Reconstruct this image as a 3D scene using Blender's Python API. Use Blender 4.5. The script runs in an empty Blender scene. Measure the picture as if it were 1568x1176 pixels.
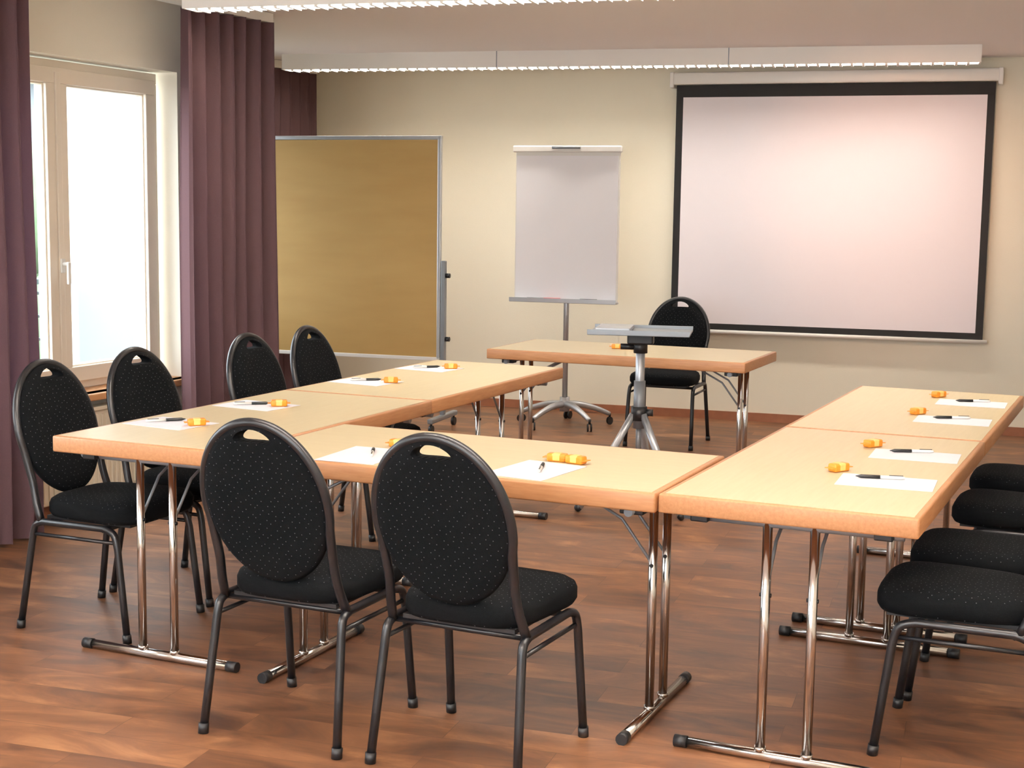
import bpy, bmesh, math, random
from mathutils import Vector, Matrix
random.seed(4)
S=bpy.context.scene
COL=bpy.context.collection
try:
    S.view_settings.view_transform='Standard'
    S.view_settings.look='None'
    S.view_settings.exposure=0.0
except Exception: pass

# ------------------------------------------------------------ materials
def srgb(r,g,b):
    f=lambda c:(c/255/12.92) if c/255<=.04045 else ((c/255+.055)/1.055)**2.4
    return (f(r),f(g),f(b),1)
def mat(name,col,rough=.5,metal=0,spec=.5,bump=None,noise=None,emis=None,coat=0,sheen=0):
    m=bpy.data.materials.new(name);m.use_nodes=True;nt=m.node_tree;b=nt.nodes['Principled BSDF']
    b.inputs['Base Color'].default_value=col;b.inputs['Roughness'].default_value=rough;b.inputs['Metallic'].default_value=metal
    b.inputs['Specular IOR Level'].default_value=spec
    b.inputs['Coat Weight'].default_value=coat
    b.inputs['Sheen Weight'].default_value=sheen
    tc=nt.nodes.new('ShaderNodeTexCoord')
    if noise:
        sc,amt=noise
        n=nt.nodes.new('ShaderNodeTexNoise');n.inputs['Scale'].default_value=sc;n.inputs['Detail'].default_value=4
        nt.links.new(tc.outputs['Object'],n.inputs['Vector'])
        mx=nt.nodes.new('ShaderNodeMixRGB');mx.inputs[1].default_value=tuple(c*(1-amt) for c in col[:3])+(1,);mx.inputs[2].default_value=tuple(min(1,c*(1+amt)) for c in col[:3])+(1,)
        nt.links.new(n.outputs[0],mx.inputs[0]);nt.links.new(mx.outputs[0],b.inputs['Base Color'])
    if bump:
        sc,st=bump
        n2=nt.nodes.new('ShaderNodeTexNoise');n2.inputs['Scale'].default_value=sc;n2.inputs['Detail'].default_value=6
        nt.links.new(tc.outputs['Object'],n2.inputs['Vector'])
        bp=nt.nodes.new('ShaderNodeBump');bp.inputs['Strength'].default_value=st;bp.inputs['Distance'].default_value=.01
        nt.links.new(n2.outputs[0],bp.inputs['Height']);nt.links.new(bp.outputs[0],b.inputs['Normal'])
    if emis:
        b.inputs['Emission Color'].default_value=emis[0];b.inputs['Emission Strength'].default_value=emis[1]
    return m

M_wall=mat('wall_paint',srgb(236,230,211),.85,bump=(120,.08),noise=(1.5,.02))
M_wallL=mat('wall_paint_left',srgb(240,234,218),.85,bump=(120,.08),noise=(1.5,.02))
M_ceil=mat('ceiling_paint',srgb(248,242,240),.9,bump=(90,.05))
M_base=mat('baseboard_wood',srgb(150,95,65),.5,noise=(20,.2))
M_white=mat('white_lacquer',srgb(238,236,230),.35,noise=(3,.02))
M_pvc=mat('window_pvc',srgb(242,232,216),.3,noise=(3,.02))
M_sill=mat('sill_wood',srgb(190,140,95),.4,noise=(12,.15))
M_chrome=mat('chrome',srgb(205,200,195),.16,metal=1,noise=(8,.04))
M_alu=mat('aluminium',srgb(190,193,197),.35,metal=.6,noise=(10,.05))
M_greymetal=mat('grey_metal',srgb(140,145,150),.4,metal=.4,noise=(10,.05))
M_black=mat('black_plastic',srgb(22,22,24),.45,noise=(10,.1))
M_frame=mat('chair_frame_black',srgb(22,23,26),.32,spec=.5,noise=(10,.1))
M_screen=mat('screen_fabric',srgb(230,224,229),.8,noise=(2,.01))
M_sblack=mat('screen_border_black',srgb(14,13,14),.7,noise=(4,.1))
M_paper=mat('paper_white',srgb(240,238,244),.7,noise=(3,.015))
M_flip=mat('flip_paper',srgb(248,248,253),.7,noise=(3,.02),bump=(3,.25))
M_orange=mat('packet_orange',srgb(236,146,40),.35,noise=(60,.15))
M_yellow=mat('packet_label',srgb(246,206,120),.4,noise=(60,.1))
M_red=mat('marker_red',srgb(200,40,40),.4,noise=(10,.05))
M_rad=mat('radiator_enamel',srgb(232,220,196),.4,noise=(3,.02))
M_plaster=mat('exterior_plaster',srgb(128,133,136),.9,noise=(6,.03))
M_roof=mat('roof_tiles',srgb(70,76,86),.8,noise=(8,.2))
M_leaf=mat('foliage',srgb(84,104,74),.8,noise=(5,.4))
M_ground=mat('ground_paving',srgb(110,112,108),.9,noise=(3,.1))
M_rail=mat('railing_metal',srgb(86,98,100),.5,metal=.2,noise=(6,.05))
M_lampshell=mat('luminaire_white',srgb(246,242,236),.5,noise=(3,.02))
M_tube=mat('fluorescent_tube',(1,.9,.75,1),.5,noise=(3,.01),emis=((1,.86,.68,1),9))

def m_kraft():
    m=mat('kraft_paper',srgb(186,142,74),.65);nt=m.node_tree;b=nt.nodes['Principled BSDF'];tc=nt.nodes['Texture Coordinate']
    mp=nt.nodes.new('ShaderNodeMapping');mp.inputs['Scale'].default_value=(1,1,5)
    n=nt.nodes.new('ShaderNodeTexNoise');n.inputs['Scale'].default_value=1.6;n.inputs['Detail'].default_value=3
    cr=nt.nodes.new('ShaderNodeValToRGB');cr.color_ramp.elements[0].position=.3;cr.color_ramp.elements[0].color=srgb(182,147,86);cr.color_ramp.elements[1].position=.7;cr.color_ramp.elements[1].color=srgb(190,156,94)
    nt.links.new(tc.outputs['Object'],mp.inputs[0]);nt.links.new(mp.outputs[0],n.inputs['Vector']);nt.links.new(n.outputs[0],cr.inputs[0]);nt.links.new(cr.outputs[0],b.inputs['Base Color'])
    bp=nt.nodes.new('ShaderNodeBump');bp.inputs['Strength'].default_value=.2;bp.inputs['Distance'].default_value=.01
    nt.links.new(n.outputs[0],bp.inputs['Height']);nt.links.new(bp.outputs[0],b.inputs['Normal']);return m
M_kraft=m_kraft()

def m_wood(name,c1,c2,scale,stretch,rough):
    m=mat(name,c1,rough);nt=m.node_tree;b=nt.nodes['Principled BSDF'];tc=nt.nodes['Texture Coordinate']
    mp=nt.nodes.new('ShaderNodeMapping');mp.inputs['Scale'].default_value=stretch
    n=nt.nodes.new('ShaderNodeTexNoise');n.inputs['Scale'].default_value=scale;n.inputs['Detail'].default_value=8;n.inputs['Roughness'].default_value=.6
    cr=nt.nodes.new('ShaderNodeValToRGB');cr.color_ramp.elements[0].position=.35;cr.color_ramp.elements[0].color=c1;cr.color_ramp.elements[1].position=.65;cr.color_ramp.elements[1].color=c2
    nt.links.new(tc.outputs['Object'],mp.inputs[0]);nt.links.new(mp.outputs[0],n.inputs['Vector']);nt.links.new(n.outputs[0],cr.inputs[0]);nt.links.new(cr.outputs[0],b.inputs['Base Color'])
    return m
M_top=m_wood('table_laminate_maple',srgb(214,197,158),srgb(219,203,165),6,(1,14,14),.36)
M_edge=m_wood('table_edge_beech',srgb(178,124,82),srgb(192,140,96),10,(1,10,10),.4)

def m_floor():
    m=mat('floor_vinyl_planks',srgb(130,78,48),.35);nt=m.node_tree;b=nt.nodes['Principled BSDF'];tc=nt.nodes['Texture Coordinate'];L=nt.links
    mp=nt.nodes.new('ShaderNodeMapping');mp.inputs['Rotation'].default_value=(0,0,-.11)
    L.new(tc.outputs['Object'],mp.inputs[0])
    br=nt.nodes.new('ShaderNodeTexBrick');br.offset=.37;br.inputs['Scale'].default_value=1;br.inputs['Brick Width'].default_value=.92;br.inputs['Row Height'].default_value=.15
    br.inputs['Mortar Size'].default_value=.0009;br.inputs['Color1'].default_value=(0,0,0,1);br.inputs['Color2'].default_value=(1,1,1,1);br.inputs['Mortar'].default_value=(0,0,0,1)
    L.new(mp.outputs[0],br.inputs[0])
    mp2=nt.nodes.new('ShaderNodeMapping');mp2.inputs['Scale'].default_value=(2.6,6.5,1);L.new(mp.outputs[0],mp2.inputs[0])
    vm=nt.nodes.new('ShaderNodeVectorMath');vm.operation='MULTIPLY_ADD';vm.inputs[1].default_value=(7,7,7)
    L.new(br.outputs['Color'],vm.inputs[0]);L.new(mp2.outputs[0],vm.inputs[2])
    n=nt.nodes.new('ShaderNodeTexNoise');n.inputs['Scale'].default_value=1.0;n.inputs['Detail'].default_value=8;n.inputs['Roughness'].default_value=.62;n.inputs['Distortion'].default_value=.9
    L.new(vm.outputs[0],n.inputs['Vector'])
    mx=nt.nodes.new('ShaderNodeMath');mx.operation='MULTIPLY_ADD';mx.inputs[1].default_value=.13
    L.new(br.outputs['Color'],mx.inputs[0])
    sb=nt.nodes.new('ShaderNodeMath');sb.operation='SUBTRACT';sb.inputs[1].default_value=.065;L.new(n.outputs[0],sb.inputs[0]);L.new(sb.outputs[0],mx.inputs[2])
    cr=nt.nodes.new('ShaderNodeValToRGB');e=cr.color_ramp.elements
    e[0].position=.27;e[0].color=srgb(76,50,37);e[1].position=.74;e[1].color=srgb(170,121,82)
    k=e.new(.45);k.color=srgb(112,75,51);k=e.new(.58);k.color=srgb(136,92,62)
    L.new(mx.outputs[0],cr.inputs[0])
    mm=nt.nodes.new('ShaderNodeMixRGB');mm.blend_type='MIX';mm.inputs[2].default_value=srgb(66,42,32)
    mf=nt.nodes.new('ShaderNodeMath');mf.operation='MULTIPLY';mf.inputs[1].default_value=.5;L.new(br.outputs['Fac'],mf.inputs[0])
    L.new(mf.outputs[0],mm.inputs[0]);L.new(cr.outputs[0],mm.inputs[1]);L.new(mm.outputs[0],b.inputs['Base Color'])
    rr=nt.nodes.new('ShaderNodeMapRange');rr.inputs[3].default_value=.36;rr.inputs[4].default_value=.55;L.new(n.outputs[0],rr.inputs[0]);L.new(rr.outputs[0],b.inputs['Roughness'])
    bp=nt.nodes.new('ShaderNodeBump');bp.inputs['Strength'].default_value=.12;bp.inputs['Distance'].default_value=.004;L.new(n.outputs[0],bp.inputs['Height']);L.new(bp.outputs[0],b.inputs['Normal'])
    return m
M_floor=m_floor()

def m_fabric(name,axes,nax):
    m=mat(name,srgb(15,16,19),.95,spec=.12);nt=m.node_tree;b=nt.nodes['Principled BSDF'];tc=nt.nodes['Texture Coordinate'];L=nt.links
    sx=nt.nodes.new('ShaderNodeSeparateXYZ');cb=nt.nodes.new('ShaderNodeCombineXYZ');L.new(tc.outputs['Object'],sx.inputs[0])
    L.new(sx.outputs[axes[0]],cb.inputs[0]);L.new(sx.outputs[axes[1]],cb.inputs[1])
    mp=nt.nodes.new('ShaderNodeMapping');mp.inputs['Rotation'].default_value=(0,0,.78);L.new(cb.outputs[0],mp.inputs[0])
    v=nt.nodes.new('ShaderNodeTexVoronoi');v.voronoi_dimensions='2D';v.inputs['Scale'].default_value=50;v.inputs['Randomness'].default_value=.5
    L.new(mp.outputs[0],v.inputs['Vector'])
    c=nt.nodes.new('ShaderNodeMath');c.operation='LESS_THAN';c.inputs[1].default_value=.07;L.new(v.outputs['Distance'],c.inputs[0])
    sn=nt.nodes.new('ShaderNodeSeparateXYZ');L.new(tc.outputs['Normal'],sn.inputs[0])
    ab=nt.nodes.new('ShaderNodeMath');ab.operation='ABSOLUTE';L.new(sn.outputs[nax],ab.inputs[0])
    gt=nt.nodes.new('ShaderNodeMath');gt.operation='GREATER_THAN';gt.inputs[1].default_value=.6;L.new(ab.outputs[0],gt.inputs[0])
    ml=nt.nodes.new('ShaderNodeMath');ml.operation='MULTIPLY';L.new(c.outputs[0],ml.inputs[0]);L.new(gt.outputs[0],ml.inputs[1])
    mx=nt.nodes.new('ShaderNodeMixRGB');mx.inputs[1].default_value=srgb(10,12,14);mx.inputs[2].default_value=srgb(82,82,86)
    L.new(ml.outputs[0],mx.inputs[0]);L.new(mx.outputs[0],b.inputs['Base Color'])
    n=nt.nodes.new('ShaderNodeTexNoise');n.inputs['Scale'].default_value=500;L.new(tc.outputs['Object'],n.inputs['Vector'])
    bp=nt.nodes.new('ShaderNodeBump');bp.inputs['Strength'].default_value=.3;bp.inputs['Distance'].default_value=.002;L.new(n.outputs[0],bp.inputs['Height']);L.new(bp.outputs[0],b.inputs['Normal'])
    return m
M_fab_s=m_fabric('dotted_fabric_seat',(0,1),2);M_fab_b=m_fabric('dotted_fabric_back',(0,2),1)

def m_curtain():
    m=bpy.data.materials.new('curtain_fabric_mauve');m.use_nodes=True;nt=m.node_tree;nt.nodes.clear();L=nt.links
    o=nt.nodes.new('ShaderNodeOutputMaterial');d=nt.nodes.new('ShaderNodeBsdfDiffuse');t=nt.nodes.new('ShaderNodeBsdfTranslucent');mx=nt.nodes.new('ShaderNodeMixShader')
    tc=nt.nodes.new('ShaderNodeTexCoord');n=nt.nodes.new('ShaderNodeTexNoise');n.inputs['Scale'].default_value=300;L.new(tc.outputs['Object'],n.inputs['Vector'])
    c=nt.nodes.new('ShaderNodeMixRGB');c.inputs[1].default_value=srgb(94,72,74);c.inputs[2].default_value=srgb(108,84,86);L.new(n.outputs[0],c.inputs[0]);L.new(c.outputs[0],d.inputs[0])
    t.inputs[0].default_value=srgb(100,76,104);mx.inputs[0].default_value=.09
    L.new(d.outputs[0],mx.inputs[1]);L.new(t.outputs[0],mx.inputs[2]);L.new(mx.outputs[0],o.inputs[0]);return m
M_curt=m_curtain()
def m_glass():
    m=bpy.data.materials.new('window_glass');m.use_nodes=True;nt=m.node_tree;nt.nodes.clear();L=nt.links
    o=nt.nodes.new('ShaderNodeOutputMaterial');t=nt.nodes.new('ShaderNodeBsdfTransparent');g=nt.nodes.new('ShaderNodeBsdfGlossy');g.inputs['Roughness'].default_value=.02
    f=nt.nodes.new('ShaderNodeLayerWeight');f.inputs[0].default_value=.15
    k=nt.nodes.new('ShaderNodeMath');k.operation='MULTIPLY';k.inputs[1].default_value=.25;L.new(f.outputs['Facing'],k.inputs[0])
    mx=nt.nodes.new('ShaderNodeMixShader');t.inputs[0].default_value=(.96,.98,.98,1)
    L.new(k.outputs[0],mx.inputs[0]);L.new(t.outputs[0],mx.inputs[1]);L.new(g.outputs[0],mx.inputs[2]);L.new(mx.outputs[0],o.inputs[0]);return m
M_glass=m_glass()

# ------------------------------------------------------------ builder
class B:
    def __init__(s): s.bm=bmesh.new();s.m=[]
    def mi(s,m):
        if m not in s.m: s.m.append(m)
        return s.m.index(m)
    def _fin(s,faces,m,smooth):
        i=s.mi(m)
        for f in faces: f.material_index=i;f.smooth=smooth
    def box(s,c,size,m,rot=None,bevel=0,seg=2):
        M=Matrix.Translation(c)
        if rot is not None: M=M@(rot if isinstance(rot,Matrix) else Matrix.Rotation(rot,4,'Z'))
        M=M@Matrix.Diagonal((*size,1))
        r=bmesh.ops.create_cube(s.bm,size=1,matrix=M);vs=r['verts'];fs=set(f for v in vs for f in v.link_faces)
        if bevel>0:
            es=list(set(e for v in vs for e in v.link_edges))
            rb=bmesh.ops.bevel(s.bm,geom=es,offset=bevel,segments=seg,affect='EDGES',profile=.5)
            vs2=set(v for f in rb['faces'] for v in f.verts);fs=set(rb['faces'])|set(f for v in vs2 for f in v.link_faces)
        s._fin([f for f in fs if f.is_valid],m,bevel>0 and seg>2);return s
    def quad(s,pts,m):
        s._fin([s.bm.faces.new([s.bm.verts.new(p) for p in pts])],m,False);return s
    def tube(s,pts,r,m,seg=12,closed=False,flat=1.0,cap=True):
        pts=[Vector(p) for p in pts];n=len(pts);rs=r if isinstance(r,(list,tuple)) else [r]*n
        rings=[];up=None
        for i,p in enumerate(pts):
            a=pts[i-1] if (i>0 or closed) else p;b=pts[(i+1)%n] if (i<n-1 or closed) else p
            t=(b-a).normalized()
            if up is None:
                up=Vector((0,0,1)) if abs(t.z)<.9 else Vector((1,0,0))
            u=(up-t*up.dot(t)).normalized();w=t.cross(u);up=u
            rings.append([s.bm.verts.new(p+u*math.cos(2*math.pi*k/seg)*rs[i]+w*math.sin(2*math.pi*k/seg)*rs[i]*flat) for k in range(seg)])
        fs=[]
        for i in range(n if closed else n-1):
            A,C=rings[i],rings[(i+1)%n]
            for k in range(seg): fs.append(s.bm.faces.new((A[k],A[(k+1)%seg],C[(k+1)%seg],C[k])))
        s._fin(fs,m,True)
        if cap and not closed: s._fin([s.bm.faces.new(list(reversed(rings[0]))),s.bm.faces.new(rings[-1])],m,False)
        return s
    def cyl(s,a,b,r,m,seg=16,r2=None): return s.tube([a,b],[r,r if r2 is None else r2],m,seg)
    def loft(s,rings,m,smooth=True):
        R=[[s.bm.verts.new(p) for p in ring] for ring in rings];fs=[];n=len(R[0])
        for A,C in zip(R,R[1:]):
            for k in range(n): fs.append(s.bm.faces.new((A[k],A[(k+1)%n],C[(k+1)%n],C[k])))
        fs.append(s.bm.faces.new(list(reversed(R[0]))));fs.append(s.bm.faces.new(R[-1]))
        s._fin(fs,m,smooth);return s
    def sphere(s,c,r,m,sc=(1,1,1)):
        rr=bmesh.ops.create_uvsphere(s.bm,u_segments=16,v_segments=10,radius=r,matrix=Matrix.Translation(c)@Matrix.Diagonal((*sc,1)))
        s._fin(set(f for v in rr['verts'] for f in v.link_faces),m,True);return s
    def mesh(s,name):
        bmesh.ops.recalc_face_normals(s.bm,faces=s.bm.faces[:])
        me=bpy.data.meshes.new(name);s.bm.to_mesh(me);s.bm.free()
        for m in s.m: me.materials.append(m)
        return me
    def obj(s,name,loc=(0,0,0),rz=0):
        return inst(name,s.mesh(name),loc,rz)
def inst(name,me,loc=(0,0,0),rz=0):
    o=bpy.data.objects.new(name,me);COL.objects.link(o);o.location=loc;o.rotation_euler=(0,0,rz);return o
def smooth_path(P,k=6):
    P=[Vector(p) for p in P];out=[]
    for i in range(len(P)-1):
        p0=P[max(i-1,0)];p1=P[i];p2=P[i+1];p3=P[min(i+2,len(P)-1)]
        for j in range(k):
            t=j/k;out.append(.5*((2*p1)+(p2-p0)*t+(2*p0-5*p1+4*p2-p3)*t*t+(3*p1-p0-3*p2+p3)*t**3))
    out.append(P[-1]);return out

# ------------------------------------------------------------ room
CZ=2.56; WA=.112
ang=math.atan(WA)
WX,WXR=-1.5,-2.78; YS=3.5
b=B()
b.box(((WX-.15+4.7)/2,(-5.6+YS)/2,-.05),(4.7-WX+.15,YS+5.6,.1),M_floor)
b.box(((WXR-.1+4.7)/2,(YS+7.3)/2,-.05),(4.7-WXR+.1,7.3-YS,.1),M_floor)
b.obj('floor')
b=B()
b.box(((WX-.15+4.7)/2,(-5.6+YS)/2,CZ+.05),(4.7-WX+.15,YS+5.6,.1),M_ceil)
b.box(((WXR-.1+4.7)/2,(YS+7.3)/2,CZ+.05),(4.7-WXR+.1,7.3-YS,.1),M_ceil)
b.obj('ceiling')
b=B();Lw=8.2;b.box((.9,0.05,CZ/2),(Lw,.1,CZ),M_wall);b.obj('wall_back',(0,6.42,0),ang)
b=B();b.box((.9,-.008,.03),(7.6,.016,.06),M_base);b.obj('baseboard_back',(0,6.42,0),ang)
b=B();b.box((4.65,.8,CZ/2),(.1,12.9,CZ),M_wallL);b.obj('wall_right')
# rear wall behind the photographer, with unseen windows added for fill light
FX0,FX1=-.6,3.8
b=B()
b.box((-1.15,-5.55,CZ/2),(1.1,.1,CZ),M_wallL);b.box((4.25,-5.55,CZ/2),(.9,.1,CZ),M_wallL)
b.box(((FX0+FX1)/2,-5.55,.3),(FX1-FX0,.1,.6),M_wallL);b.box(((FX0+FX1)/2,-5.55,(2.4+CZ)/2),(FX1-FX0,.1,CZ-2.4),M_wallL)
b.obj('wall_front')
OY0,OY1,OZ0,OZ1=1.08,2.70,.56,2.20
OPEN=[(-4.4,-2.8),(-1.7,-.1),(OY0,OY1)]  # first two openings are unseen, added to let in more daylight
b=B();T=.25;xc=WX-T/2;yy=-5.6
for (a,c) in OPEN:
    b.box((xc,(yy+a)/2,CZ/2),(T,a-yy,CZ),M_wallL)
    b.box((xc,(a+c)/2,OZ0/2),(T,c-a,OZ0),M_wallL)
    b.box((xc,(a+c)/2,(OZ1+CZ)/2),(T,c-a,CZ-OZ1),M_wallL)
    yy=c
b.box((xc,(yy+YS)/2,CZ/2),(T,YS-yy,CZ),M_wallL)
b.obj('wall_left')
b=B();b.box((WX+.008,(YS-5.5)/2,.03),(.016,YS+5.5,.06),M_base);b.obj('baseboard_left')
b=B();b.box(((WXR+WX-T)/2,YS-.06,CZ/2),(WX-T-WXR,.12,CZ),M_plaster);b.obj('wall_recess')
b=B();y0,y1=3.9,5.25;e=6.2
b.box((WXR-.06,(YS-.12+y0)/2,CZ/2),(.12,y0-YS+.12,CZ),M_wallL)
b.box((WXR-.06,(y1+e)/2,CZ/2),(.12,e-y1,CZ),M_wallL)
b.box((WXR-.06,(y0+y1)/2,.3),(.12,y1-y0,.6),M_wallL)
b.box((WXR-.06,(y0+y1)/2,(2.25+CZ)/2),(.12,y1-y0,CZ-2.25),M_wallL)
b.obj('wall_left_rear')

def window(name,x,y0,y1,z0,z1,loc=(0,0,0),rz=0):
    b=B();w=.055;D=.07
    def rect(x,ya,yb,za,zb,w,D):
        b.box((x,(ya+yb)/2,za+w/2),(D,yb-ya,w),M_pvc,bevel=.004)
        b.box((x,(ya+yb)/2,zb-w/2),(D,yb-ya,w),M_pvc,bevel=.004)
        b.box((x,ya+w/2,(za+zb)/2),(D,w,zb-za-2*w),M_pvc,bevel=.004)
        b.box((x,yb-w/2,(za+zb)/2),(D,w,zb-za-2*w),M_pvc,bevel=.004)
    rect(x,y0,y1,z0,z1,w,D)
    ym=(y0+y1)/2
    for ya,yb in((y0+w*.7,ym+.002),(ym-.002,y1-w*.7)):
        rect(x+.022,ya,yb,z0+w*.7,z1-w*.7,.075,.065)
        rect(x+.012,ya+.07,yb-.07,z0+w*.7+.07,z1-w*.7-.07,.014,.05)
        ga,gb,gc,gd=ya+.07,yb-.07,z0+.1,z1-.1
        b.quad([(x,ga,gc),(x,gb,gc),(x,gb,gd),(x,ga,gd)],M_glass)
    b.box((x+.058,ym,(z0+z1)/2),(.015,.035,z1-z0-.12),M_pvc,bevel=.004)
    hz=z0+.62
    b.box((x+.068,ym+.0,hz),(.012,.03,.07),M_white,bevel=.004)
    b.cyl((x+.07,ym,hz+.01),(x+.105,ym,hz+.01),.009,M_white)
    b.box((x+.105,ym,hz-.035),(.014,.022,.11),M_white,bevel=.005)
    o=b.obj(name,loc,rz)
    ld=bpy.data.lights.new('daylight_portal','AREA');ld.shape='RECTANGLE';ld.size=z1-z0;ld.size_y=y1-y0
    try: ld.cycles.is_portal=True
    except Exception: ld.energy=0
    lo=bpy.data.objects.new('daylight_portal',ld);COL.objects.link(lo);lo.parent=o;lo.location=(x-.05,(y0+y1)/2,(z0+z1)/2);lo.rotation_euler=(0,-math.pi/2,0)
    return o
for i,(a,c) in enumerate(reversed(OPEN)):
    window('window_%d'%(i+1),-1.64,a,c-.04,OZ0+.02,OZ1-.01)  # only the first is in view; the other two are added daylight fill
    b=B();b.box((-1.53,(a+c)/2,OZ0),(.22,c-a-.004,.035),M_sill,bevel=.006);b.box((-1.45,(a+c)/2,OZ0),(.09,c-a+.1,.035),M_sill,bevel=.006)
    b.obj('window_sill')
window('window_4',WXR-.06,y0,y1,.6,2.25)
window('window_5',0,-(FX1-FX0)/4,(FX1-FX0)/4,.6,2.4,((FX0*3+FX1)/4,-5.55,0),math.pi/2)  # this window and the next are added, unseen, as frontal daylight fill
window('window_6',0,-(FX1-FX0)/4,(FX1-FX0)/4,.6,2.4,((FX0+FX1*3)/4,-5.55,0),math.pi/2)
# exterior
b=B();b.box((-14,5,-2.6),(24,60,.1),M_ground);b.obj('exterior_ground')
b=B()
b.box((-11,14,0.2),(6,8,5.4),M_plaster)
for i in range(14): b.box((-11,14,3.0+i*.14),(7-.5*i,9,.16),M_roof)
for yy in(11.5,13.5,15.5): b.box((-7.98,yy,1.2),(.06,.9,1.2),M_roof)
b.obj('neighbour_house')
b=B()
for i in range(26):
    b.sphere((-6.2+random.uniform(-1,1),8.2+random.uniform(-1.6,1.6),-1.2+random.uniform(0,2.6)),random.uniform(.5,.9),M_leaf)
b.cyl((-6.2,8.2,-2.55),(-6.2,8.2,0),.15,M_roof)
b.obj('garden_tree')
b=B()
b.box((-2.35,1.0,-.06),(1.15,4.6,.1),M_ground)
for k in range(7): b.cyl((-2.86,-1.2,.12+.14*k),(-2.86,3.28,.12+.14*k),.010,M_rail,seg=8)
for yy in(-1.2,.3,1.8,3.25): b.cyl((-2.86,yy,-.01),(-2.86,yy,1.02),.02,M_rail,seg=8)
b.box((-2.86,1.04,1.03),(.05,4.5,.03),M_rail)
b.obj('balcony_railing')

# radiator
b=B();ry0,ry1=1.35,2.5
b.box((-1.455,(ry0+ry1)/2,.28),(.05,ry1-ry0,.42),M_rad,bevel=.008)
n=int((ry1-ry0)/.035)
for i in range(n): b.box((-1.428,ry0+.02+i*.035,.28),(.008,.016,.38),M_rad,bevel=.003)
b.box((-1.455,(ry0+ry1)/2,.5),(.08,ry1-ry0,.018),M_rad,bevel=.003)
b.cyl((-1.455,ry1-.05,.0),(-1.455,ry1-.05,.1),.01,M_rad)
b.cyl((-1.42,ry1+.03,.42),(-1.36,ry1+.03,.42),.018,M_white)
b.obj('radiator')

# curtains
def curtain(name,x,y0,y1,z0,z1,folds,amp,seed):
    rnd=random.Random(seed);bm=bmesh.new();nu=folds*14;nv=26;V=[]
    ph=[rnd.uniform(-.5,.5) for _ in range(folds+2)];am=[rnd.uniform(.6,1.15) for _ in range(folds+2)]
    for j in range(nv+1):
        v=j/nv;row=[]
        for i in range(nu+1):
            u=i/nu;f=u*folds;k=int(min(f,folds-1));fr=f-k
            a=am[k]*(1-fr)+am[k+1]*fr;p=ph[k]*(1-fr)+ph[k+1]*fr
            sharp=math.sin(2*math.pi*f+p*(1+.5*v))
            sharp=math.copysign(abs(sharp)**.75,sharp)
            A=amp*a*(1.15-.25*v+.1*math.sin(3*v+k))
            y=y0+(y1-y0)*u+.012*math.sin(4*math.pi*f+p*3)+.01*math.sin(5*v+ph[k]*6)
            row.append(bm.verts.new((x+A*sharp,y,z0+(z1-z0)*v)))
        V.append(row)
    for j in range(nv):
        for i in range(nu): bm.faces.new((V[j][i],V[j][i+1],V[j+1][i+1],V[j+1][i])).smooth=True
    me=bpy.data.meshes.new(name);bm.to_mesh(me);bm.free();me.materials.append(M_curt);return inst(name,me)
curtain('curtain',-1.25,.45,1.30,.015,2.50,7,.055,1)
curtain('curtain',-1.25,2.39,3.24,.015,2.50,7,.065,2)
curtain('curtain',WXR+.12,5.05,6.0,.015,2.50,8,.05,3)
b=B();b.box((-1.25,1.80,2.53),(.06,2.8,.055),M_white,bevel=.004);b.obj('curtain_rail')
b=B();b.box((WXR+.12,4.8,2.53),(.06,2.3,.055),M_white,bevel=.004);b.obj('curtain_rail')

# ------------------------------------------------------------ luminaires
def area(name,par,loc,sx,sy,en,up=False):
    ld=bpy.data.lights.new(name,'AREA');ld.shape='RECTANGLE';ld.size=sx;ld.size_y=sy;ld.energy=en;ld.color=(1,.93,.85)
    lo=bpy.data.objects.new(name,ld);COL.objects.link(lo);lo.parent=par;lo.location=loc
    if up: lo.rotation_euler=(math.pi,0,0)
def luminaire(p0,p1,w,z0,energy,name='ceiling_luminaire',up=0):
    p0=Vector(p0);p1=Vector(p1);L=(p1-p0).length;a=math.atan2(p1.y-p0.y,p1.x-p0.x);c=(p0+p1)/2
    b=B();h=.108
    b.box((0,-w/2,h/2),(L,.012,h),M_lampshell);b.box((0,w/2,h/2),(L,.012,h),M_lampshell)
    b.box((0,0,(h-.006) if not up else .06),(L,w,.012 if not up else .004),M_lampshell)
    b.box((-L/2,0,h/2),(.012,w,h),M_lampshell);b.box((L/2,0,h/2),(.012,w,h),M_lampshell)
    n=int(L/.07)
    for i in range(1,n): b.box((-L/2+i*L/n,0,.010),(.016,w-.01,.036),M_lampshell)
    ns=max(1,round(L/1.55))
    for i in range(1,ns): b.box((-L/2+i*L/ns,-w/2-.004,h/2),(.006,.006,h),M_greymetal)
    for i in range(ns):
        xa=-L/2+i*L/ns+.05;xb=-L/2+(i+1)*L/ns-.05
        b.cyl((xa,0,.05),(xb,0,.05),.009,M_tube)
    if up:
        for xx in(-L/2+.3,L/2-.3): b.cyl((xx,0,.06),(xx,0,CZ-z0),.004,M_greymetal,seg=8)
    o=b.obj(name,(c.x,c.y,z0),a)
    area('tube_light',o,(0,0,.034),L-.1,w*.6,energy)
    if up: area('fill_uplight',o,(0,0,.085),L-.1,w*.6,up,True)  # upward fill, only on the added pendants
    return o
luminaire((-2.4,5.16),(2.22,5.92),.14,2.452,85)
luminaire((-1.1,2.28),(3.9,2.92),.14,2.452,80)
luminaire((.7,-.6),(4.3,-.15),.14,2.25,25,'fill_pendant',240)  # unseen pendant, added to bounce soft fill off the ceiling
luminaire((-.6,-3.7),(4.3,-3.1),.14,2.25,50,'fill_pendant',400)  # second out-of-view pendant, also added as bounce fill
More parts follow.
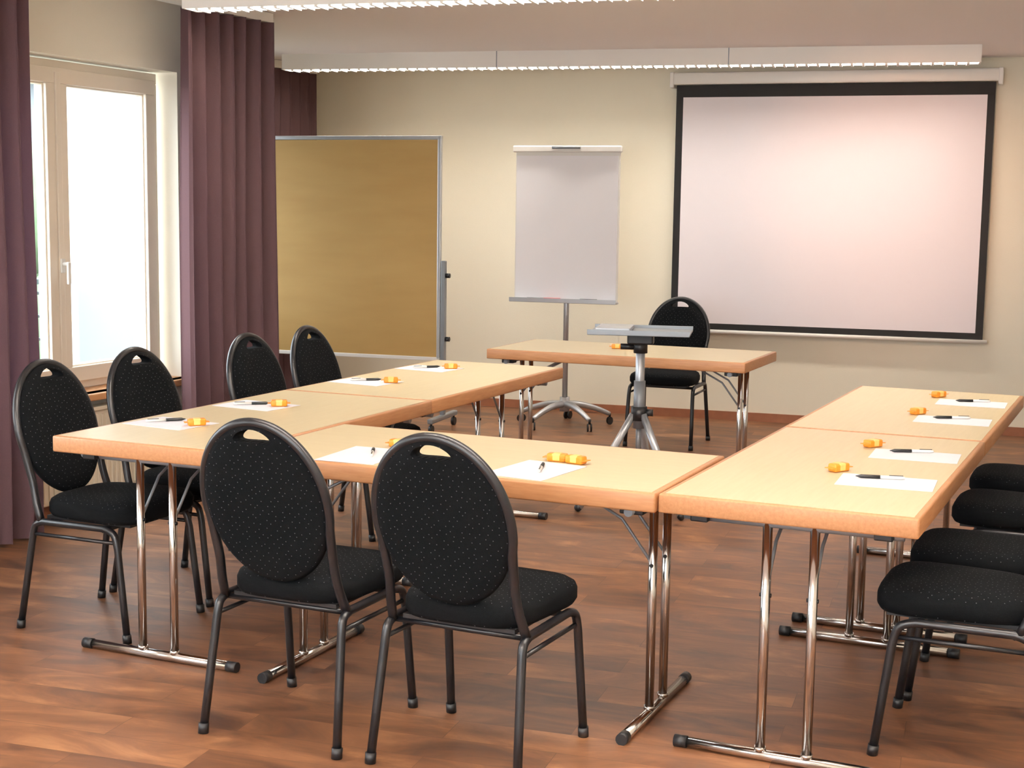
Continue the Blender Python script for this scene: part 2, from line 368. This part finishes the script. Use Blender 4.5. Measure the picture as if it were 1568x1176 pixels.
b=B();b.cyl((0,0,0),(0,0,-.05),.05,M_lampshell);b.cyl((0,0,-.05),(0,.09,-.10),.04,M_lampshell,r2=.045)  # out-of-view spot with housing, added for the warm glow on the screen
o=b.obj('screen_glow_spot',(2.3,2.05,CZ))
sd=bpy.data.lights.new('screen_glow_light','SPOT');sd.energy=260;sd.color=(1,.48,.25);sd.spot_size=math.radians(32);sd.spot_blend=1;sd.shadow_soft_size=.05
so=bpy.data.objects.new('screen_glow_light',sd);COL.objects.link(so);so.parent=o;so.location=(0,.11,-.115)
d=Vector((1.7,6.55,1.65))-Vector((2.3,2.16,2.44));so.rotation_euler=d.to_track_quat('-Z','Y').to_euler()

# ------------------------------------------------------------ projection screen
b=B();yo=-.07
b.box((1.178,yo,1.505),(2.066,.004,1.61),M_screen)
u0,u1=.145,2.211
b.box(((u0+u1)/2,yo,2.352),(u1-u0+.10,.005,.085),M_sblack)
b.box(((u0+u1)/2,yo,.68),(u1-u0+.10,.005,.045),M_sblack)
b.box((u0-.025,yo,1.505),(.05,.005,1.62),M_sblack);b.box((u1+.025,yo,1.505),(.05,.005,1.62),M_sblack)
b.tube([(u0-.05,yo,.645),(u1+.08,yo,.645)],.014,M_white,seg=12)
b.box((1.178,-.055,2.44),(2.22,.10,.085),M_white,bevel=.012,seg=3)
b.box((.065,-.055,2.43),(.03,.11,.11),M_white,bevel=.006);b.box((2.29,-.055,2.43),(.03,.11,.11),M_white,bevel=.006)
b.obj('projection_screen',(0,6.42,0),ang)

# ------------------------------------------------------------ flipchart
b=B()
b.box((0,0,1.40),(.74,.02,1.06),M_white,bevel=.004)
b.box((0,-.014,1.38),(.72,.006,.98),M_flip)
b.box((0,-.02,1.915),(.77,.04,.045),M_white,bevel=.008)
b.cyl((-.1,-.045,1.925),(.1,-.045,1.925),.01,M_greymetal)
b.box((0,-.05,.872),(.76,.09,.014),M_alu,bevel=.004);b.box((0,-.094,.882),(.76,.006,.028),M_alu)
for i,(xx,mm) in enumerate(((-.14,M_red),(.12,M_black),(-.26,M_greymetal))): b.cyl((xx,-.06,.888),(xx+.12,-.06,.888),.009,mm)
b.cyl((0,.03,.16),(0,.03,1.5),.019,M_alu);b.box((0,.03,1.0),(.1,.04,.2),M_greymetal,bevel=.005)
b.cyl((0,.03,.10),(0,.03,.20),.035,M_alu)
for k in range(5):
    a=math.radians(-115+72*k);R=.33
    P=[(math.cos(a)*t*R,.03+math.sin(a)*t*R,z) for t,z in((.05,.15),(.35,.145),(.7,.115),(1,.075))]
    b.tube(smooth_path(P,4),[.026-.0009*i for i in range(13)],M_alu,seg=10)
    cx,cy=math.cos(a)*R,.03+math.sin(a)*R
    b.cyl((cx,cy,.08),(cx,cy,.05),.008,M_black,seg=8)
    for s_ in(-.014,.014): b.cyl((cx+s_*math.sin(a)-.006*math.sin(a),cy-s_*math.cos(a),.028),(cx+s_*math.sin(a)+.006*math.sin(a),cy-s_*math.cos(a)-.003,.028),.028,M_black,seg=14)
b.obj('flipchart',(-.42,5.6,0),ang)

# ------------------------------------------------------------ pinboard
b=B()
b.box((0,0,1.225),(1.22,.022,1.46),M_kraft)
b.box((0,0,1.97),(1.27,.034,.026),M_alu,bevel=.004);b.box((0,0,.482),(1.27,.034,.026),M_white,bevel=.004)
for sx in(-1,1):
    b.box((sx*.622,0,1.225),(.024,.034,1.49),M_alu,bevel=.004)
    b.box((sx*.655,.0,.61),(.03,.04,1.08),M_greymetal,bevel=.004)
    for zz in(1.05,.62): b.cyl((sx*.67,0,zz),(sx*.70,0,zz),.016,M_black,seg=12)
    b.box((sx*.655,0,.085),(.04,.5,.035),M_greymetal,bevel=.008)
    for yy in(-.22,.22):
        b.cyl((sx*.655,yy,.07),(sx*.655,yy,.05),.008,M_black,seg=8)
        b.cyl((sx*.655-.012,yy,.028),(sx*.655+.012,yy,.028),.028,M_black,seg=14)
b.obj('pinboard',(-1.735,4.97,0),ang)

# ------------------------------------------------------------ tables
def table_mesh(w=1.4,d=.7):
    b=B();th=.054;H=.742
    b.box((0,0,H-th/2),(w-.002,d-.002,th),M_edge,bevel=.006,seg=3)
    b.box((0,0,H+.0002),(w-.034,d-.034,.0012),M_top)
    for sx in(-1,1):
        x=sx*(w/2-.095)
        b.tube([(x,-.29,.016),(x,.29,.016)],.016,M_chrome,seg=14)
        for sy in(-1,1):
            b.tube([(x,sy*.275,.016),(x,sy*.312,.016)],.0175,M_black,seg=14)
            b.cyl((x,sy*.065,.025),(x,sy*.065,.672),.0135,M_chrome,seg=14)
            b.cyl((x,sy*.065,.028),(x,sy*.065,.040),.0165,M_chrome,seg=14)
            b.box((x,sy*.25,.675),(.07,.05,.028),M_black,bevel=.004)
            b.tube([(x,sy*.065,.47),(x-sx*.10,sy*.065,.60),(x-sx*.24,sy*.065,.672)],.005,M_greymetal,seg=6)
            b.cyl((x,sy*.065-.016,.47),(x,sy*.065+.016,.47),.006,M_black,seg=8)
        b.tube([(x,-.30,.672),(x,.30,.672)],.013,M_greymetal,seg=10)
        b.box((x-sx*.24,0,.68),(.04,.18,.014),M_black)
    return b.mesh('folding_table')
TM=table_mesh()
def table(cx,cy,rz): return inst('folding_table',TM,(cx,cy,0),rz)
h=math.pi/2
table(.35,.70,h);table(.35,2.101,h)
table(1.40,.35,0)
aR=-.009
def RR(x,y): return (2.103+x*math.cos(aR)-y*math.sin(aR),.012+x*math.sin(aR)+y*math.cos(aR))
c=RR(.35,.7);table(c[0],c[1],h+aR);c=RR(.35,2.102);table(c[0],c[1],h+aR)
inst('presenter_table',table_mesh(1.45,.7),(.70,3.81,0),.012)

# ------------------------------------------------------------ chairs
def chair_mesh():
    b=B();Y=lambda z:-.165-.27*(z-.42)
    def ring(ins,z):
        out=[];N=40
        for k in range(N):
            a=2*math.pi*k/N;c_,s_=math.cos(a),math.sin(a);e=2/4.2
            X=math.copysign(abs(c_)**e,c_);Yy=math.copysign(abs(s_)**e,s_)
            hw=.205+.018*(Yy)
            out.append((X*(hw-ins),.035+Yy*(.215-ins),z-.021))
        return out
    b.loft([ring(.03,.424),ring(.008,.428),ring(0,.442),ring(0,.468),ring(.006,.484),ring(.022,.495),ring(.06,.502),ring(.12,.505)],M_fab_s)
    b.box((0,.03,.401),(.34,.36,.012),M_black)
    for sx in(-1,1):
        P=[(sx*.222,-.235,.004),(sx*.207,-.185,.325),(sx*.205,-.172,.375),(sx*.205,-.135,.391),(sx*.205,.125,.391),(sx*.207,.168,.375),(sx*.209,.185,.325),(sx*.216,.225,.004)]
        pts=[Vector(P[0]),Vector(P[0]).lerp(Vector(P[1]),.5)]+smooth_path(P[1:4],5)+smooth_path(P[4:7],5)+[Vector(P[6]).lerp(Vector(P[7]),.5),Vector(P[7])]
        b.tube(pts,.0125,M_frame,seg=12)
        b.tube([(sx*.206,-.178,.345),(sx*.207,.178,.345)],.007,M_frame,seg=8)
        for e in(0,7):
            q=P[e];b.cyl((q[0],q[1],0),(q[0],q[1]*.985,.03),.0155,M_black,seg=12)
    b.tube([(-.205,-.135,.385),(.205,-.135,.385)],.009,M_frame,seg=8)
    b.tube([(-.205,.12,.385),(.205,.12,.385)],.009,M_frame,seg=8)
    a_,b_,zc=.2,.236,.692
    path=[(-.203,Y(.39)+.01,.391),(-.195,Y(.45),.45),(-.189,Y(.51),.51),(-.190,Y(.56),.56)]
    A0=math.radians(-14)
    N=30
    for k in range(N+1):
        t=math.pi-A0-(math.pi-2*A0)*k/N
        z=zc+b_*math.sin(t);path.append((a_*math.cos(t),Y(z),z))
    path+=[(.190,Y(.56),.56),(.189,Y(.51),.51),(.195,Y(.45),.45),(.203,Y(.39)+.01,.391)]
    b.tube(smooth_path(path,2),.0135,M_frame,seg=12)
    pb=B()
    def oval(ins,dy):
        out=[]
        for k in range(64):
            t=2*math.pi*k/64;z=zc+(b_-.004-ins)*math.sin(t);out.append(((a_-.004-ins)*math.cos(t),Y(z)+dy,z))
        return out
    pb.loft([oval(.05,-.021),oval(.018,-.018),oval(.004,-.012),oval(0,0),oval(0,.008),oval(.006,.02),oval(.02,.03),oval(.06,.038)],M_fab_b)
    po=pb.obj('tmp_pad')
    cb=B();N=40;rings=[]
    for yy in(-.45,-.1):
        rg=[]
        for k in range(N):
            t=2*math.pi*k/N
            x=.060*math.cos(t);z=.892+.018*math.sin(t)-.012*(x/.060)**2
            rg.append((x,yy,z))
        rings.append(rg)
    cb.loft(rings,M_frame,False);co=cb.obj('tmp_cut')
    md=po.modifiers.new('b','BOOLEAN');md.object=co;md.operation='DIFFERENCE';md.solver='EXACT'
    bpy.context.view_layer.update()
    dg=bpy.context.evaluated_depsgraph_get();me2=bpy.data.meshes.new_from_object(po.evaluated_get(dg))
    i=b.mi(M_fab_b);n0=len(b.bm.faces);b.bm.from_mesh(me2);b.bm.faces.ensure_lookup_table()
    for f in b.bm.faces[n0:]: f.material_index=i;f.smooth=len(f.verts)==4
    bpy.data.objects.remove(po);bpy.data.objects.remove(co)
    return b.mesh('conference_chair')
CM=chair_mesh()
def chair(x,y,rz): return inst('conference_chair',CM,(x,y,0),rz)
chair(1.11,-.165,.0);chair(1.66,-.16,-.03)
chair(-.085,.40,-h+.02);chair(-.10,.92,-h-.02);chair(-.09,1.70,-h);chair(-.085,2.20,-h+.03)
chair(2.89,.50,h);chair(2.90,1.02,h+.02);chair(2.93,1.80,h);chair(2.92,2.42,h)
chair(.46,5.22,math.pi+.06)

# ------------------------------------------------------------ projector stand
b=B()
b.box((0,0,.905),(.50,.36,.012),M_greymetal,bevel=.003)
b.box((0,-.175,.917),(.50,.012,.018),M_greymetal);b.box((0,.175,.917),(.50,.012,.018),M_greymetal)
b.box((-.13,0,.922),(.17,.27,.020),M_alu,bevel=.003)
b.cyl((0,0,.42),(0,0,.90),.023,M_alu);b.cyl((0,0,.42),(0,0,.66),.029,M_greymetal)
b.box((0,0,.87),(.13,.09,.05),M_black,bevel=.008);b.cyl((-.10,0,.83),(-.03,0,.83),.015,M_black);b.cyl((0,0,.80),(0,0,.86),.035,M_black)
b.cyl((0,0,.46),(0,0,.53),.040,M_black);b.cyl((.03,0,.5),(.07,0,.5),.018,M_black)
for k in range(3):
    a=math.radians(-40+120*k);c_,s_=math.cos(a),math.sin(a)
    b.tube([(c_*.03,s_*.03,.49),(c_*.30,s_*.30,.02)],.019,M_alu,seg=10)
    b.tube([(c_*.015,s_*.015,.28),(c_*.15,s_*.15,.29)],.007,M_greymetal,seg=8)
    b.sphere((c_*.305,s_*.305,.02),.02,M_black)
b.cyl((0,0,.25),(0,0,.45),.014,M_greymetal)
b.obj('projector_stand',(.98,3.13,0),.25)

# ------------------------------------------------------------ table-top items
TZ=.7432
def paper(x,y,rz,w=.285,d=.2):
    b=B();b.box((0,0,.0006),(w,d,.0012),M_paper);b.obj('paper_sheet',(x,y,TZ),rz)
def packet_mesh():
    b=B();b.box((0,0,.0125),(.062,.034,.025),M_orange,bevel=.006,seg=3);b.box((0,0,.0135),(.03,.0348,.0245),M_yellow,bevel=.005)
    b.box((.036,0,.0125),(.014,.032,.002),M_orange);b.box((-.036,0,.0125),(.014,.032,.002),M_orange);return b.mesh('sweets_packet')
PM=packet_mesh()
def packet(x,y,rz,onp=False): inst('sweets_packet',PM,(x,y,TZ+(.0015 if onp else 0.0002)),rz)
def pen_mesh():
    b=B();b.tube([(-.07,0,.005),(-.06,0,.005),(.0,0,.005)],[.0035,.005,.005],M_white,seg=10)
    b.tube([(0,0,.005),(.055,0,.005),(.066,0,.005),(.07,0,.005)],[.0055,.0055,.002,.001],M_black,seg=10)
    b.box((-.045,0,.0108),(.04,.003,.0015),M_black);return b.mesh('ballpoint_pen')
PN=pen_mesh()
def pen(p,q):
    a=math.atan2(p[1]-q[1],p[0]-q[0]);inst('ballpoint_pen',PN,((p[0]+q[0])/2,(p[1]+q[1])/2,TZ+.0019),a)
for(x,y,r)in((.18,.40,-.12),(.18,.93,-.1),(.165,1.80,-.12),(.165,2.41,-.1)): paper(x,y,r,.27,.2)
for(x,y,r)in((.29,.40,.75),(.27,.95,.6),(.28,1.82,.5),(.26,2.45,.5)): packet(x,y,r,True)
pen((.18,.47),(.10,.38));pen((.20,.97),(.11,.90));pen((.20,1.87),(.10,1.79));pen((.19,2.47),(.10,2.37))
paper(1.10,.155,.05,.2,.28);paper(1.67,.17,-.12,.2,.28)
packet(1.12,.345,.0);packet(1.67,.345,.1);packet(1.735,.335,-.2)
pen((1.08,.25),(1.14,.13));pen((1.66,.26),(1.70,.13))
for(x,y,r)in((2.64,.475,.06),(2.645,.98,.05),(2.65,1.86,.03),(2.655,2.41,.03)): paper(x,y,r,.27,.19)
for(x,y)in((2.48,.59),(2.49,1.10),(2.505,1.98),(2.505,2.56)): packet(x,y,1.0)
pen((2.55,.50),(2.68,.53));pen((2.56,1.01),(2.69,1.06));pen((2.58,1.88),(2.70,1.93));pen((2.59,2.43),(2.72,2.48))
packet(.60,3.84,.4);packet(.66,3.87,.1)

# ------------------------------------------------------------ world
w=bpy.data.worlds.new('World');S.world=w;w.use_nodes=True;nt=w.node_tree;bg=nt.nodes['Background']
bg.inputs[0].default_value=(.86,.93,1,1);bg.inputs[1].default_value=11.5

# ------------------------------------------------------------ camera
yaw,pitch,roll=.4174,-.1216,.0139
f=Vector((-math.sin(yaw)*math.cos(pitch),math.cos(yaw)*math.cos(pitch),math.sin(pitch)));r=Vector((math.cos(yaw),math.sin(yaw),0));u=r.cross(f)
c_,s_=math.cos(roll),math.sin(roll);r2=c_*r+s_*u;u2=-s_*r+c_*u
cd=bpy.data.cameras.new('camera');cd.sensor_width=36;cd.lens=36*2212.99/1568;cd.clip_start=.05
co=bpy.data.objects.new('camera',cd);COL.objects.link(co)
M=Matrix.Identity(4)
for i in range(3): M[i][0]=r2[i];M[i][1]=u2[i];M[i][2]=-f[i]
M[0][3],M[1][3],M[2][3]=3.3118,-3.7082,1.5139
co.matrix_world=M;S.camera=co
